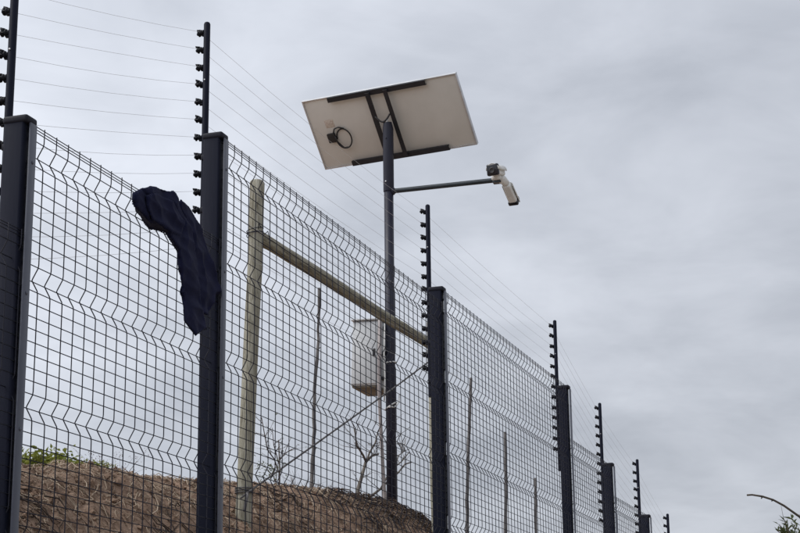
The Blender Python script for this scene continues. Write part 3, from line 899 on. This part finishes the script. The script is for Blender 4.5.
# a fan of upright leafy shoots reaching up into view beside the branch
m = MB(); mt = MB()
for k in range(46):
    b = Vector((rnd.uniform(2.44, 2.78), 11.10 + jit(.12), Z(rnd.uniform(.95, 1.10))))
    h = rnd.uniform(.10, .24)
    tipx = b + Vector((rnd.uniform(-.10, .04), jit(.05), h))
    lim = 1.15 + .12 * sst((tipx.x - 2.36) / .16)
    if tipx.z > Z(lim): tipx.z = Z(lim - rnd.random() * .05)
    mt.tube([b + Vector((.12, .03, -.25)), b, tipx], [.006, .004, .002], 5)
    for _ in range(12):
        t = rnd.random()
        m.leaf(b.lerp(tipx, t), Vector((rnd.gauss(-.25, .45), rnd.gauss(0, .4), rnd.uniform(.2, 1.2))), Vector((rnd.gauss(0, .4), rnd.gauss(0, .4), 1)), rnd.uniform(.035, .07), rnd.uniform(.005, .009), .15)
part(mt, 'shoots', 'bark', tr)
part(m, 'shoot_leaves', 'leaf_d', tr)

# ------------------------------------------------------------------ litter on the bank
def scatter(nm, label, mat, count, lmin, lmax, r, curve, seed, srange=(-5.6, 4.6), nrange=(-.02, 1.5), lift=.02, steep=.5, where=None, sides=3, seg=3):
    rnd = random.Random(seed)
    m = MB(); c = 0
    while c < count:
        s = rnd.uniform(*srange); n = rnd.uniform(*nrange)
        if where and not where(s, n, rnd): continue
        c += 1
        ln = rnd.uniform(lmin, lmax)
        a = rnd.gauss(0, .55) + (math.pi if rnd.random() < .5 else 0)
        k1 = rnd.gauss(0, curve)
        P = []; q = Vector((s, n, 0)); l_ = rnd.uniform(0, lift); rise = abs(rnd.gauss(0, steep)) * ln
        for k in range(seg + 1):
            z = ground_z(q.x, q.y)
            t = k / seg
            P.append(W(q.x, q.y, z + .004 + l_ + rise * math.sin(math.pi * t * rnd.uniform(.6, 1.0)) * .5))
            aa = a + k1 * t * 2
            q = q + Vector((math.cos(aa), math.sin(aa), 0)) * ln / seg
        rr = r * rnd.uniform(.6, 1.5)
        m.tube(P, [rr, rr, rr * .9, rr * .5][:seg + 1] if seg == 3 else rr, sides, False)
    o_ = m.build(nm, mat)
    return tag(o_, label, 'dry litter', None, 'stuff')
patch = lambda s, n, rnd: noise.noise(Vector((s * 1.8, n * 2.5, 4))) > rnd.uniform(-.55, .35)
scatter('pale_straw', 'pale dry straw scattered over the brown bank', 'straw', 9000, .012, .085, .0017, .9, 1, where=patch, lift=.008, steep=.18)
scatter('brown_straw', 'brown dead grass matted over the bank', 'straw2', 9000, .015, .09, .0020, .9, 2, lift=.008, steep=.18)
dk = lambda s, n, rnd: (noise.noise(Vector((s * 1.3 + 5, n * 2, 9))) > .12 and n < 1.0) or (.9 < s < 3.4 and .75 < n < 1.2)
scatter('dark_roots', 'dark roots and broken twigs tangled on the bank', 'root', 1100, .05, .24, .0030, .9, 3, where=dk, lift=.012, steep=.18, sides=4)
scatter('crest_brush', 'dead brush matted along the bank crest near the mast', 'root', 520, .06, .26, .0034, 1.0, 4, (.9, 3.6), (.65, 1.22), .025, .22, None, 4)
scatter('crest_straw', 'pale dead stalks mixed in the brush at the crest', 'straw', 700, .06, .20, .0024, .9, 5, (-5, 3.7), (.6, 1.3), .012, .16, None, 4)
rnd = random.Random(9)
m = MB()
for _ in range(6000):
    s = rnd.uniform(-5.6, 4.4); n = rnd.uniform(0, 1.35); r = .004 + .018 * rnd.random() ** 4
    c = W(s, n, ground_z(s, n) + r * .25)
    i0 = len(m.v)
    rx = Matrix.Rotation(rnd.random() * 6.28, 3, 'Z') @ Matrix.Rotation(rnd.random() * 6.28, 3, 'X')
    for (a, b, d) in ((1, 0, 0), (-1, 0, 0), (0, 1, 0), (0, -1, 0), (0, 0, 1), (0, 0, -1), (.6, .6, .6), (-.6, .6, -.6), (.6, -.6, -.6), (-.6, -.6, .6)):
        m.v.append(c + rx @ Vector((a, b, d)) * r * rnd.uniform(.75, 1.2))
    tri = [(0, 6, 4), (6, 2, 4), (0, 2, 6), (0, 8, 5), (8, 3, 5), (0, 3, 8), (1, 7, 5), (7, 2, 5), (1, 2, 7), (1, 9, 4), (9, 3, 4), (1, 3, 9), (0, 4, 3), (0, 5, 2), (1, 4, 2), (1, 5, 3)]
    for t in tri: m.f.append([i0 + k for k in t])
o = m.build('soil_clods', 'clod', None, False); tag(o, 'small soil clods lying over the bank', 'clods', None, 'stuff')
# a few single dead leaves and a pale stick that catch the eye
for q, (s, n, lb) in enumerate(((-4.05, .52, 'rust red dead leaf on the bank below the garment'), (-4.6, .40, 'small rust red leaf on the bank near the leftmost post'))):
    m = MB()
    base = W(s, n, ground_z(s, n) + .02)
    for k in range(4):
        m.leaf(base, Vector((rnd.gauss(0, 1), rnd.gauss(0, 1), .5)), Vector((0, 0, 1)), .055, .016, .4)
    tag(m.build('dead_leaf', 'deadleaf'), lb, 'leaf')
